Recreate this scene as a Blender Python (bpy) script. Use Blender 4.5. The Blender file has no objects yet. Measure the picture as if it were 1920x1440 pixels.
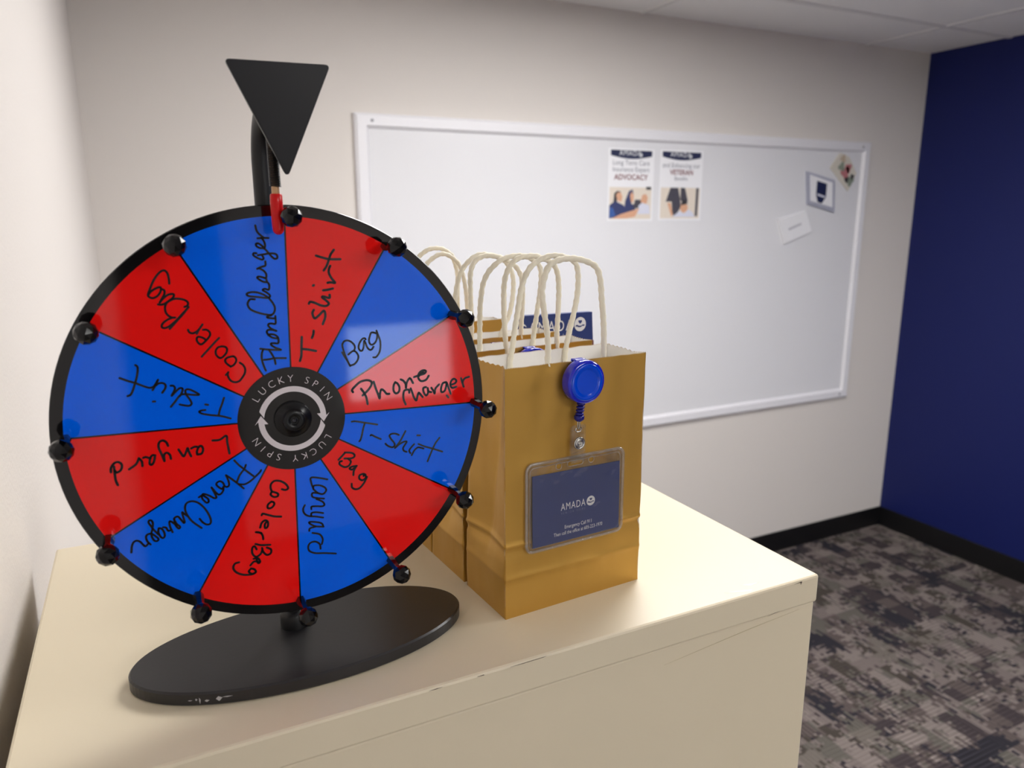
import bpy, bmesh, math, random
from mathutils import Vector, Matrix, noise
random.seed(7)
S = bpy.context.scene
C = S.collection
ZO = 1.5328                      # cabinet top above the carpet
# ------------------------------------------------------------------ camera
def cam_axes(yaw, pitch, roll):
    f = Vector((math.sin(yaw)*math.cos(pitch), math.cos(yaw)*math.cos(pitch), -math.sin(pitch)))
    r = Vector((math.cos(yaw), -math.sin(yaw), 0)); u = r.cross(f)
    return r*math.cos(roll)+u*math.sin(roll), u*math.cos(roll)-r*math.sin(roll), f
cd = bpy.data.cameras.new('camera'); cam = bpy.data.objects.new('camera', cd); C.objects.link(cam)
r_, u_, f_ = cam_axes(.4588, .2213, -.0027)
m = Matrix((r_, u_, -f_)).transposed().to_4x4(); m.translation = Vector((-.5202, -.4298, .3148+ZO))
cam.matrix_world = m
cd.sensor_width = 36; cd.lens = 1396.56*36/1920; cd.clip_start = .01
cd.dof.use_dof = True; cd.dof.focus_distance = .60; cd.dof.aperture_fstop = 8.5
S.camera = cam
# ------------------------------------------------------------------ world, light, exposure
w = bpy.data.worlds.new('daylight'); S.world = w; w.use_nodes = True
w.node_tree.nodes['Background'].inputs[0].default_value = (.80, .90, 1.0, 1)
w.node_tree.nodes['Background'].inputs[1].default_value = 7.0
LAMP = 20.3                       # emission of every ceiling troffer diffuser
S.view_settings.view_transform = 'Standard'; S.view_settings.look = 'None'
S.view_settings.exposure = 0.0; S.view_settings.gamma = 1.0; S.view_settings.use_curve_mapping = False
S.cycles.use_denoising = True
S.cycles.use_adaptive_sampling = True; S.cycles.adaptive_threshold = .015
S.cycles.max_bounces = 7; S.cycles.diffuse_bounces = 4; S.cycles.glossy_bounces = 3; S.cycles.transparent_max_bounces = 16
S.cycles.sample_clamp_indirect = 6.0

# ------------------------------------------------------------------ helpers
def lin(c):
    return tuple(((v/255)/12.92 if v/255 <= .04045 else ((v/255+.055)/1.055)**2.4) for v in c)+(1,)
MATS = {}
def mat(name, col, rough=.5, metal=0, spec=.5, coat=0, bump=None, vary=None, emit=None, alpha=1, trans=0, ior=1.5):
    """procedural Principled material; bump=(scale,strength), vary=(scale,amount) mottles the colour a little"""
    if name in MATS: return MATS[name]
    m = bpy.data.materials.new(name); m.use_nodes = True; nt = m.node_tree; b = nt.nodes['Principled BSDF']
    I = b.inputs
    I['Base Color'].default_value = lin(col); I['Roughness'].default_value = rough; I['Metallic'].default_value = metal
    I['Specular IOR Level'].default_value = spec; I['Coat Weight'].default_value = coat; I['Coat Roughness'].default_value = .03
    I['Alpha'].default_value = alpha; I['Transmission Weight'].default_value = trans; I['IOR'].default_value = ior
    if emit: I['Emission Color'].default_value = emit[0]; I['Emission Strength'].default_value = emit[1]
    if bump or vary:
        tc = nt.nodes.new('ShaderNodeNewGeometry')
    if bump:
        n = nt.nodes.new('ShaderNodeTexNoise'); n.inputs['Scale'].default_value = bump[0]; n.inputs['Detail'].default_value = 3
        bp = nt.nodes.new('ShaderNodeBump'); bp.inputs['Strength'].default_value = bump[1]; bp.inputs['Distance'].default_value = bump[2] if len(bump) > 2 else .002
        nt.links.new(tc.outputs['Position'], n.inputs['Vector']); nt.links.new(n.outputs['Fac'], bp.inputs['Height'])
        nt.links.new(bp.outputs['Normal'], I['Normal'])
    if vary:
        n = nt.nodes.new('ShaderNodeTexNoise'); n.inputs['Scale'].default_value = vary[0]; n.inputs['Detail'].default_value = 4
        mr = nt.nodes.new('ShaderNodeMapRange'); mr.inputs[3].default_value = 1-vary[1]; mr.inputs[4].default_value = 1+vary[1]
        mx = nt.nodes.new('ShaderNodeMix'); mx.data_type = 'RGBA'; mx.blend_type = 'MULTIPLY'; mx.inputs[0].default_value = 1
        mx.inputs[6].default_value = lin(col)
        nt.links.new(tc.outputs['Position'], n.inputs['Vector']); nt.links.new(n.outputs['Fac'], mr.inputs[0])
        nt.links.new(mr.outputs[0], mx.inputs[7]); nt.links.new(mx.outputs[2], I['Base Color'])
    MATS[name] = m
    return m
def clear_mat(name, tint, gloss=.06, haze=.06):
    if name in MATS: return MATS[name]
    m = bpy.data.materials.new(name); m.use_nodes = True; nt = m.node_tree; nt.nodes.clear()
    o = nt.nodes.new('ShaderNodeOutputMaterial'); t = nt.nodes.new('ShaderNodeBsdfTransparent'); t.inputs[0].default_value = tint
    g = nt.nodes.new('ShaderNodeBsdfGlossy'); g.inputs['Roughness'].default_value = .05
    d = nt.nodes.new('ShaderNodeBsdfDiffuse'); d.inputs[0].default_value = (.85, .84, .82, 1)
    lw = nt.nodes.new('ShaderNodeLayerWeight'); lw.inputs[0].default_value = .5
    fr = nt.nodes.new('ShaderNodeMath'); fr.operation = 'POWER'; fr.inputs[1].default_value = 4.0; nt.links.new(lw.outputs['Facing'], fr.inputs[0])
    ad = nt.nodes.new('ShaderNodeMath'); ad.operation = 'ADD'; ad.inputs[1].default_value = gloss+.035
    geo = nt.nodes.new('ShaderNodeNewGeometry'); n = nt.nodes.new('ShaderNodeTexNoise'); n.inputs['Scale'].default_value = 45
    bp = nt.nodes.new('ShaderNodeBump'); bp.inputs['Strength'].default_value = .35; bp.inputs['Distance'].default_value = .004
    m1 = nt.nodes.new('ShaderNodeMixShader'); m2 = nt.nodes.new('ShaderNodeMixShader'); m2.inputs[0].default_value = haze
    L = nt.links.new
    L(geo.outputs['Position'], n.inputs['Vector']); L(n.outputs['Fac'], bp.inputs['Height']); L(bp.outputs['Normal'], g.inputs['Normal'])
    L(fr.outputs[0], ad.inputs[0]); L(ad.outputs[0], m1.inputs[0]); L(t.outputs[0], m1.inputs[1]); L(g.outputs[0], m1.inputs[2])
    L(m1.outputs[0], m2.inputs[1]); L(d.outputs[0], m2.inputs[2]); L(m2.outputs[0], o.inputs[0])
    MATS[name] = m
    return m

class MB:
    """collects geometry; build() links it as one mesh object"""
    def __init__(s): s.v = []; s.f = []; s.mi = []; s.sm = []
    def add(s, v, f, mi=0, smooth=False):
        o = len(s.v); s.v += [tuple(p) for p in v]
        for q in f: s.f.append(tuple(i+o for i in q)); s.mi.append(mi); s.sm.append(smooth)
    def box(s, a, b, mi=0):
        x0, y0, z0 = a; x1, y1, z1 = b
        s.add([(x0,y0,z0),(x1,y0,z0),(x1,y1,z0),(x0,y1,z0),(x0,y0,z1),(x1,y0,z1),(x1,y1,z1),(x0,y1,z1)],
              [(3,2,1,0),(4,5,6,7),(0,1,5,4),(1,2,6,5),(2,3,7,6),(3,0,4,7)], mi)
    def lathe(s, prof, o, ax, ex, n=48, mi=0, smooth=True, cap=True):
        """profile of (radius, height) revolved about axis ax through o"""
        o = Vector(o); ax = Vector(ax).normalized(); ex = Vector(ex).normalized(); ey = ax.cross(ex)
        v = []
        for r, h in prof:
            for k in range(n):
                a = 2*math.pi*k/n; v.append(o+ax*h+(ex*math.cos(a)+ey*math.sin(a))*r)
        f = []
        for j in range(len(prof)-1):
            for k in range(n):
                k2 = (k+1) % n; f.append((j*n+k, j*n+k2, (j+1)*n+k2, (j+1)*n+k))
        s.add(v, f, mi, smooth)
        if cap:
            s.add(v[:n], [tuple(range(n-1, -1, -1))], mi); s.add(v[-n:], [tuple(range(n))], mi)
    def prism(s, pts, n, ext, mi=0, smooth=False):
        """3-D outline pts (list of Vectors) extruded along n*ext"""
        k = len(pts); d = Vector(n)*ext
        v = [Vector(p) for p in pts]+[Vector(p)+d for p in pts]
        s.add(v, [tuple(range(k-1, -1, -1)), tuple(range(k, 2*k))]+[(i, (i+1) % k, k+(i+1) % k, k+i) for i in range(k)], mi, smooth)
    def tube(s, path, rad, n=10, mi=0, twist=0, lobes=0, caps=True, closed=False):
        P = [Vector(p) for p in path]; N = len(P); v = []
        up = None; acc = 0
        for i in range(N):
            t = (P[(i+1) % N]-P[i-1]) if closed else (P[min(i+1, N-1)]-P[max(i-1, 0)])
            t.normalize()
            if up is None:
                up = Vector((0,0,1)) if abs(t.z) < .9 else Vector((0,1,0))
            a = t.cross(up).normalized(); up = a.cross(t).normalized()
            if i: acc += (P[i]-P[i-1]).length
            r = rad[i] if isinstance(rad, (list, tuple)) else rad
            for k in range(n):
                th = 2*math.pi*k/n; rr = r*(1+lobes*math.cos(2*th-twist*acc))
                v.append(P[i]+(a*math.cos(th)+up*math.sin(th))*rr)
        f = []
        for i in range(N if closed else N-1):
            j = (i+1) % N
            for k in range(n): f.append((i*n+k, i*n+(k+1) % n, j*n+(k+1) % n, j*n+k))
        s.add(v, f, mi, True)
        if caps and not closed:
            s.add(v[:n], [tuple(range(n-1, -1, -1))], mi); s.add(v[-n:], [tuple(range(n))], mi)
    def build(s, name, mats, parent=None, kind=None, bevel=0):
        me = bpy.data.meshes.new(name)
        root = parent
        while root is not None and root.parent is not None: root = root.parent
        off = root.location if (root is not None and root.get('_w')) else Vector((0,0,0))
        me.from_pydata([(p[0]-off[0], p[1]-off[1], p[2]-off[2]) for p in s.v], [], s.f)
        for M in (mats if isinstance(mats, (list, tuple)) else [mats]): me.materials.append(M)
        me.polygons.foreach_set('material_index', s.mi); me.polygons.foreach_set('use_smooth', s.sm)
        me.update()
        o = bpy.data.objects.new(name, me); C.objects.link(o)
        if parent is not None: o.parent = parent
        if kind: o['kind'] = kind
        if bevel:
            b = o.modifiers.new('bevel', 'BEVEL'); b.width = bevel; b.segments = 2; b.limit_method = 'ANGLE'
        return o
def thing(name, label, cat, loc, group=None, rotz=0, world_children=True):
    o = bpy.data.objects.new(name, None); C.objects.link(o); o.location = loc; o.rotation_euler = (0,0,rotz); o.empty_display_size = .05
    o['label'] = label; o['category'] = cat
    if group: o['group'] = group
    if world_children and not rotz: o['_w'] = 1
    return o
def tag(o, label, cat, group=None):
    o['label'] = label; o['category'] = cat
    if group: o['group'] = group
    return o
def curve_geo(curve):
    """evaluated verts and faces of a filled curve or text"""
    o = bpy.data.objects.new('tmp', curve); C.objects.link(o)
    dg = bpy.context.evaluated_depsgraph_get(); dg.update()
    me = bpy.data.meshes.new_from_object(o.evaluated_get(dg))
    v = [tuple(p.co) for p in me.vertices]; f = [tuple(p.vertices) for p in me.polygons]
    bpy.data.objects.remove(o); bpy.data.curves.remove(curve); bpy.data.meshes.remove(me)
    return v, f
def text_geo(body, size, spacing=1.0, bold=0):
    t = bpy.data.curves.new('t', 'FONT'); t.body = body; t.size = size; t.space_character = spacing; t.align_x = 'CENTER'; t.offset = bold
    t.resolution_u = 4
    return curve_geo(t)
def fit_text(body, x0, x1, h=None, spacing=1.0, bold=0):
    """text scaled to span x0..x1 (and cap height h), baseline at 0"""
    v, f = text_geo(body, 1.0, spacing, bold)
    a, b = min(p[0] for p in v), max(p[0] for p in v); k = (x1-x0)/(b-a); t = max(p[1] for p in v); kh = h/t if h else k
    return [(x0+(p[0]-a)*k, p[1]*kh, 0) for p in v], f
def flat_geo(loops, extrude=0):
    c = bpy.data.curves.new('c', 'CURVE'); c.dimensions = '2D'; c.fill_mode = 'BOTH'; c.extrude = extrude
    for L in loops:
        s = c.splines.new('POLY'); s.points.add(len(L)-1); s.use_cyclic_u = True
        for p, q in zip(s.points, L): p.co = (q[0], q[1], 0, 1)
    return curve_geo(c)
def put(mb, geo, o, ex, ey, mi=0, lift=0, n=None):
    """places flat x,y geometry on a plane"""
    o, ex, ey = Vector(o), Vector(ex), Vector(ey); n = n if n is not None else ex.cross(ey)
    mb.add([o+ex*p[0]+ey*p[1]+n*(p[2]+lift) for p in geo[0]], geo[1], mi)
def rrect(x0, y0, x1, y1, r, n=6):
    out = []
    for cx, cy, a0 in ((x1-r, y1-r, 0), (x0+r, y1-r, 90), (x0+r, y0+r, 180), (x1-r, y0+r, 270)):
        for k in range(n+1):
            a = math.radians(a0+90*k/n); out.append((cx+r*math.cos(a), cy+r*math.sin(a)))
    return out
def circ(cx, cy, r, n=24): return [(cx+r*math.cos(2*math.pi*k/n), cy+r*math.sin(2*math.pi*k/n)) for k in range(n)]
def catmull(P, sub=6):
    if len(P) < 3: return [Vector(p) for p in P]
    P = [Vector(p) for p in P]; Q = [P[0]*2-P[1]]+P+[P[-1]*2-P[-2]]; out = []
    for i in range(1, len(Q)-2):
        a, b, c, d = Q[i-1], Q[i], Q[i+1], Q[i+2]
        for k in range(sub):
            t = k/sub; out.append(.5*((2*b)+(c-a)*t+(2*a-5*b+4*c-d)*t*t+(3*b-a-3*c+d)*t**3))
    out.append(P[-1]); return out
def stroke(mb, pts, width, o, ex, ey, n, lift, mi=0):
    """marker stroke: flat ribbon with round joints on a plane"""
    P = catmull([Vector((p[0], p[1])) for p in pts], 5); hw = width/2
    o, ex, ey = Vector(o), Vector(ex), Vector(ey)
    W = lambda p, z: o+ex*p[0]+ey*p[1]+n*(lift+z)
    for i in range(len(P)-1):
        d = P[i+1]-P[i]
        if d.length < 1e-7: continue
        d.normalize(); q = Vector((-d.y, d.x))*hw
        mb.add([W(P[i]+q, 0), W(P[i]-q, 0), W(P[i+1]-q, 0), W(P[i+1]+q, 0)], [(0, 1, 2, 3)], mi)
    for i in range(0, len(P), 1):
        mb.add([W(P[i]+Vector((math.cos(a), math.sin(a)))*hw, .00002) for a in [k*math.pi/4 for k in range(8)]], [tuple(range(8))], mi)

# ------------------------------------------------------------------ materials of the room
WALL = mat('wall_paint', (221, 215, 210), .75, spec=.25, bump=(230, .25, .0015))
NAVY = mat('navy_wall_paint', (12, 26, 92), .55, spec=.35, bump=(230, .15, .001))
BASEB = mat('black_vinyl', (11, 11, 14), .45)
CEIL = mat('ceiling_tile_board', (250, 249, 248), .9, spec=.2, bump=(160, .3, .002))
GRID = mat('grid_white_metal', (232, 231, 230), .5)
def carpet():
    m = bpy.data.materials.new('patterned_carpet'); m.use_nodes = True; nt = m.node_tree; b = nt.nodes['Principled BSDF']
    b.inputs['Roughness'].default_value = 1; b.inputs['Specular IOR Level'].default_value = .1
    N = nt.nodes.new; L = nt.links.new
    g = N('ShaderNodeNewGeometry'); oi = N('ShaderNodeObjectInfo'); sx = N('ShaderNodeSeparateXYZ'); L(g.outputs['Position'], sx.inputs[0])
    def M(op, a, b_=None):
        n = N('ShaderNodeMath'); n.operation = op
        for i, x in enumerate((a, b_)):
            if x is None: continue
            if isinstance(x, (int, float)): n.inputs[i].default_value = x
            else: L(x, n.inputs[i])
        return n.outputs[0]
    sw = M('GREATER_THAN', oi.outputs['Random'], .5)
    def mix(f, a, b_):
        return M('ADD', M('MULTIPLY', a, M('SUBTRACT', 1, f)), M('MULTIPLY', b_, f))
    X = mix(sw, sx.outputs[0], sx.outputs[1]); Y = mix(sw, sx.outputs[1], sx.outputs[0])
    def cells(fx, fy, seed):
        c = N('ShaderNodeCombineXYZ'); L(M('FLOOR', M('MULTIPLY', X, fx)), c.inputs[0]); L(M('FLOOR', M('MULTIPLY', Y, fy)), c.inputs[1]); c.inputs[2].default_value = seed
        wn = N('ShaderNodeTexWhiteNoise'); L(c.outputs[0], wn.inputs['Vector']); return wn.outputs['Value']
    def blob(sc, seed):
        c = N('ShaderNodeCombineXYZ'); L(X, c.inputs[0]); L(Y, c.inputs[1]); c.inputs[2].default_value = seed
        n = N('ShaderNodeTexNoise'); n.inputs['Scale'].default_value = sc; n.inputs['Detail'].default_value = 1; L(c.outputs[0], n.inputs['Vector']); return n.outputs['Fac']
    def wn(a, b_, seed):
        c = N('ShaderNodeCombineXYZ'); L(a, c.inputs[0]); L(b_, c.inputs[1]); c.inputs[2].default_value = seed
        n = N('ShaderNodeTexWhiteNoise'); L(c.outputs[0], n.inputs['Vector']); return n.outputs['Value']
    row = M('FLOOR', M('MULTIPLY', Y, 1/.0135)); col = M('FLOOR', M('MULTIPLY', X, 1/.0135))
    jx = M('ADD', X, M('MULTIPLY', M('SUBTRACT', wn(row, row, 11), .5), .075))       # ragged ends along the rows of yarn
    jy = M('ADD', Y, M('MULTIPLY', M('SUBTRACT', wn(col, col, 12), .5), .050))
    A = wn(M('FLOOR', M('MULTIPLY', jx, 6.5)), M('FLOOR', M('MULTIPLY', Y, 11)), 1)
    B = wn(M('FLOOR', M('MULTIPLY', X, 13)), M('FLOOR', M('MULTIPLY', jy, 7.5)), 2)
    D = wn(M('FLOOR', M('MULTIPLY', jx, 30)), row, 3)
    E = wn(M('FLOOR', M('MULTIPLY', X, 1/.027)), M('FLOOR', M('MULTIPLY', Y, 1/.0135)), 4)
    F_ = cells(2.6, 3.4, 6)
    big = M('ADD', M('MULTIPLY', A, .52), M('MULTIPLY', B, .48))
    dash = M('MULTIPLY', M('GREATER_THAN', D, .66), M('GREATER_THAN', blob(6, 5), .47))
    v0 = mix(M('MULTIPLY', dash, .75), big, E)
    v = M('ADD', M('MULTIPLY', v0, .9), M('MULTIPLY', F_, .1))
    cr = N('ShaderNodeValToRGB'); cr.color_ramp.interpolation = 'CONSTANT'
    cols = [(0, (48, 46, 52)), (.26, (66, 59, 61)), (.37, (88, 79, 77)), (.45, (116, 106, 103)), (.55, (95, 91, 85)), (.63, (126, 116, 112)), (.74, (72, 66, 61)), (.83, (108, 101, 95))]
    e = cr.color_ramp.elements
    while len(e) < len(cols): e.new(.5)
    for el, (p, c) in zip(e, cols): el.position = p; el.color = lin(c)
    L(v, cr.inputs[0])
    st = M('SINE', M('MULTIPLY', mix(M('GREATER_THAN', F_, .62), Y, X), 2*math.pi/.0180))
    stm = M('ADD', .92, M('MULTIPLY', st, M('MULTIPLY', 1.1, M('MAXIMUM', 0, M('SUBTRACT', blob(3.0, 9), .40)))))
    mx = N('ShaderNodeMix'); mx.data_type = 'RGBA'; mx.blend_type = 'MULTIPLY'; mx.inputs[0].default_value = 1
    L(cr.outputs[0], mx.inputs[6]); L(stm, mx.inputs[7]); L(mx.outputs[2], b.inputs['Base Color'])
    bp = N('ShaderNodeBump'); bp.inputs['Strength'].default_value = .5; bp.inputs['Distance'].default_value = .003; L(st, bp.inputs['Height']); L(bp.outputs[0], b.inputs['Normal'])
    return m
CARPET = carpet()

# ------------------------------------------------------------------ room shell
XL, XR, YB, YF, ZC = -.6420, 3.3879, 2.4094, -4.0, 1.1555+ZO
T = .12
def struct(mb, name, mt, parent=None, bevel=0):
    return mb.build(name, mt, parent, kind='structure', bevel=bevel)
mb = MB(); mb.box((XL-T, YF-T, -.12), (XR+T, YB+T, -.006)); floor = struct(mb, 'floor', mat('floor_slab', (70, 66, 64), .9))
TS = .61
nx, ny = int((XR-XL)/TS)+1, int((YB-YF)/TS)+1
for i in range(nx):
    for j in range(ny):
        x0 = XR-(i+1)*TS; x1 = XR-i*TS; y1 = YB-j*TS; y0 = y1-TS
        x0 = max(x0, XL); y0 = max(y0, YF)
        mb = MB(); mb.box((x0+.0004, y0+.0004, -.006), (x1-.0004, y1-.0004, 0)); mb.build('carpet_tile', CARPET, floor)
mb = MB(); mb.box((XL-T, YB, 0), (XR+T, YB+T, ZC+.1)); struct(mb, 'wall_back', WALL)
mb = MB(); mb.box((XR, YF-T, 0), (XR+T, YB, ZC+.1)); struct(mb, 'wall_right', NAVY)
mb = MB(); mb.box((XL-T, YF-T, 0), (XL, YB, ZC+.1)); struct(mb, 'wall_left', WALL)
# front wall (behind the camera) with a window opening
wx0, wx1, wz0, wz1 = .56, 1.33, .76, 1.31
mb = MB()
mb.box((XL, YF-T, 0), (wx0, YF, ZC+.1)); mb.box((wx1, YF-T, 0), (XR, YF, ZC+.1)); mb.box((wx0, YF-T, 0), (wx1, YF, wz0)); mb.box((wx0, YF-T, wz1), (wx1, YF, ZC+.1))
struct(mb, 'wall_front', WALL)
win = bpy.data.objects.new('window_1', None); C.objects.link(win); win.location = (0, 0, 0); win['kind'] = 'structure'
WF = mat('window_frame_paint', (225, 225, 225), .4)
mb = MB(); k = .035
mb.box((wx0, YF-.09, wz0), (wx0+k, YF-.03, wz1)); mb.box((wx1-k, YF-.09, wz0), (wx1, YF-.03, wz1)); mb.box((wx0+k, YF-.09, wz0), (wx1-k, YF-.03, wz0+k)); mb.box((wx0+k, YF-.09, wz1-k), (wx1-k, YF-.03, wz1))
mb.build('window_frame', WF, win)
mb = MB(); mb.box((wx0+k, YF-.062, wz0+k), (wx1-k, YF-.058, wz1-k)); mb.build('window_pane', clear_mat('window_glass', (.95, .97, .96, 1), 0, 0), win)
mb = MB(); mb.box((wx0-.03, YF-.03, wz0-.02), (wx1+.03, YF+.05, wz0)); mb.build('window_sill', WF, win)
# added dark door, out of view, so the wheel's left side reflects dark
dr = bpy.data.objects.new('added_door_1', None); C.objects.link(dr); dr.location = (0, 0, 0); dr['kind'] = 'structure'
DW = mat('added_door_espresso', (34, 29, 28), .5); DF = mat('added_door_frame_dark', (26, 25, 27), .5)
mb = MB(); mb.box((-.60, YF, 0), (-.14, YF+.035, 2.08)); mb.build('added_door_slab', DW, dr, bevel=.003)
mb = MB(); mb.box((-.635, YF, 0), (-.60, YF+.05, 2.12)); mb.box((-.14, YF, 0), (-.10, YF+.05, 2.12)); mb.box((-.60, YF, 2.08), (-.14, YF+.05, 2.12)); mb.build('added_door_frame', DF, dr)
mb = MB(); mb.lathe([(.012, 0), (.012, .03), (.022, .04), (.024, .055), (.016, .065)], (-.20, YF+.035, 1.0), (0,1,0), (1,0,0), 20); mb.build('added_door_knob', mat('brushed_nickel', (170, 168, 164), .3, .9), dr)
# baseboards
BH = .1165
for nm, a, b in (('baseboard_back', (XL+.008, YB-.008, 0), (XR, YB, BH)), ('baseboard_right', (XR-.008, YF, 0), (XR, YB-.008, BH)), ('baseboard_left', (XL, YF, 0), (XL+.008, YB-.0, BH))):
    mb = MB(); mb.box(a, b); struct(mb, nm, BASEB, bevel=.002)
# suspended ceiling: grid bars and lay-in tiles
mb = MB(); mb.box((XL-T, YF-T, ZC+.1), (XR+T, YB+T, ZC+.16)); ceil = struct(mb, 'ceiling', mat('ceiling_deck', (120, 118, 116), .9))
GX = [XL, .117, 1.507, 2.897, XR]; GY = [YB]+[1.995-.68*k for k in range(0, 9)]; GY = [y for y in GY if y > YF]+[YF]
LIGHTS = {(1, 2), (2, 4), (1, 7)}   # grid cells that hold a troffer; last two are added, unseen fill lamps
for x in GX[1:-1]:
    mb = MB(); mb.box((x-.012, YF, ZC-.001), (x+.012, YB, ZC+.03)); mb.build('ceiling_grid_bar', GRID, ceil)
for y in GY[1:-1]:
    for i in range(len(GX)-1):
        mb = MB(); mb.box((GX[i]+(.012 if i else 0), y-.012, ZC-.001), (GX[i+1]-(.012 if i < len(GX)-2 else 0), y+.012, ZC+.03)); mb.build('ceiling_grid_bar', GRID, ceil)
LFR = mat('troffer_frame_white', (225, 225, 224), .4)
DIFF = mat('troffer_diffuser', (245, 245, 240), .5, emit=((1.0, .985, .965, 1), LAMP))
nl = 0
for i in range(len(GX)-1):
    for j in range(len(GY)-1):
        x0, x1 = GX[i]+(.012 if i else 0), GX[i+1]-(.012 if i < len(GX)-2 else 0); y1, y0 = GY[j]-(.012 if j else 0), GY[j+1]+(.012 if j < len(GY)-2 else 0)
        if (i, j) in LIGHTS:
            t = thing('ceiling_light', ['recessed troffer lamp in the ceiling between the cabinet and the whiteboard', 'added unseen fill troffer in the ceiling by the far end window', 'added unseen fill troffer in the ceiling nearer the navy wall'][nl], 'ceiling light', ((x0+x1)/2, (y0+y1)/2, ZC)); nl += 1
            mb = MB()
            mb.box((x0, y0, ZC+.002), (x0+.03, y1, ZC+.05)); mb.box((x1-.03, y0, ZC+.002), (x1, y1, ZC+.05)); mb.box((x0+.03, y0, ZC+.002), (x1-.03, y0+.03, ZC+.05)); mb.box((x0+.03, y1-.03, ZC+.002), (x1-.03, y1, ZC+.05))
            mb.build('lamp_frame', LFR, t)
            mb = MB(); mb.box((x0+.03, y0+.03, ZC+.012), (x1-.03, y1-.03, ZC+.02)); mb.build('diffuser', DIFF, t)
        else:
            mb = MB(); mb.box((x0, y0, ZC+.004), (x1, y1, ZC+.02)); mb.build('ceiling_tile', CEIL, ceil)

# ------------------------------------------------------------------ whiteboard on the back wall
BX0, BX1, BZ0, BZ1 = .2335, 2.9759, -.6826+ZO, .6874+ZO
FRM = mat('whiteboard_frame', (232, 231, 236), .35); BRD = mat('whiteboard_surface', (226, 226, 230), .22, spec=.5)
wb = thing('whiteboard', 'large white dry-erase board with white frame on the back wall', 'whiteboard', ((BX0+BX1)/2, YB, BZ0))
mb = MB(); mb.box((BX0+.01, YB-.012, BZ0+.01), (BX1-.01, YB, BZ1-.01)); mb.build('board_surface', BRD, wb)
fw = .055
def frame_bar(p, q, din, dout_n):
    """mitred frame bar from outer corner p to q; din points inwards"""
    p, q, din = Vector(p), Vector(q), Vector(din); t = (q-p).normalized(); mb = MB(); v = []
    for end, sg in ((p, 1), (q, -1)):
        for d, y in ((0, 0), (0, -.016), (.010, -.024), (fw-.012, -.024), (fw, -.012), (fw, 0)):
            v.append(end+din*d+t*sg*d+Vector((0, y, 0)))
    n = 6; f = [(i, (i+1) % n, n+(i+1) % n, n+i) for i in range(n)]+[tuple(range(n-1, -1, -1)), tuple(range(n, 2*n))]
    mb.add(v, f); return mb
c = [(BX0, YB, BZ1), (BX1, YB, BZ1), (BX1, YB, BZ0), (BX0, YB, BZ0)]
for a, b, d in ((0, 1, (0,0,-1)), (1, 2, (-1,0,0)), (2, 3, (0,0,1)), (3, 0, (1,0,0))):
    frame_bar(c[a], c[b], d, 0).build('frame_bar', FRM, wb)
for x, z in ((BX0+.066, BZ1-.026), (BX1-.066, BZ1-.026), (BX1-.066, BZ0+.026)):
    mb = MB(); mb.lathe([(.006, 0), (.006, .002), (.004, .003)], (x, YB-.024, z), (0,-1,0), (1,0,0), 12); mb.build('screw', mat('screw_grey', (150, 150, 156), .4, .6), wb)

# ------------------------------------------------------------------ papers and magnets on the board
PAPER = mat('white_paper', (236, 236, 240), .6); NAVYP = mat('navy_print', (24, 33, 72), .5); WHITEP = mat('white_print', (235, 236, 240), .5)
INKG = mat('grey_print', (120, 122, 134), .6); MAROON = mat('maroon_print', (116, 32, 46), .6)
CREAMP = mat('cream_photo_print', (224, 213, 200), .6); SKIN = mat('skin_photo_print', (214, 164, 134), .6); BLUEP = mat('blue_photo_print', (58, 92, 160), .6)
DARKP = mat('dark_photo_print', (70, 68, 80), .6); PALEP = mat('pale_blue_photo_print', (214, 216, 232), .6); BLACKP = mat('black_photo_print', (48, 46, 50), .6); DNAVY = mat('deep_blue_photo_print', (52, 60, 104), .6)
EX, EZ, NY = Vector((1,0,0)), Vector((0,0,1)), Vector((0,-1,0))
def logo(mb, o, ex, ey, r, n, mi_w, mi_d, lift):
    """white disc with a heart over two cupped hands"""
    put(mb, flat_geo([circ(0, 0, r, 32)]), o, ex, ey, mi_w, lift, n)
    h = [(0, -.30)]+[(.32*math.sin(t)**3*1.0, .02+.02*(13*math.cos(t)-5*math.cos(2*t)-2*math.cos(3*t)-math.cos(4*t))) for t in [math.pi-k*math.pi/12 for k in range(1, 24)]]
    put(mb, flat_geo([[(x*r, (y+.32)*r) for x, y in h[1:]]]), o, ex, ey, mi_d, lift+.0001, n)
    wv = [(-.78, -.12), (-.5, -.05), (-.2, -.2), (.15, -.22), (.45, -.08), (.78, -.1), (.72, -.3), (.4, -.26), (.1, -.42), (-.25, -.42), (-.6, -.28), (-.74, -.34)]
    put(mb, flat_geo([[(x*r, y*r) for x, y in wv]]), o, ex, ey, mi_d, lift+.0001, n)
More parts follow.
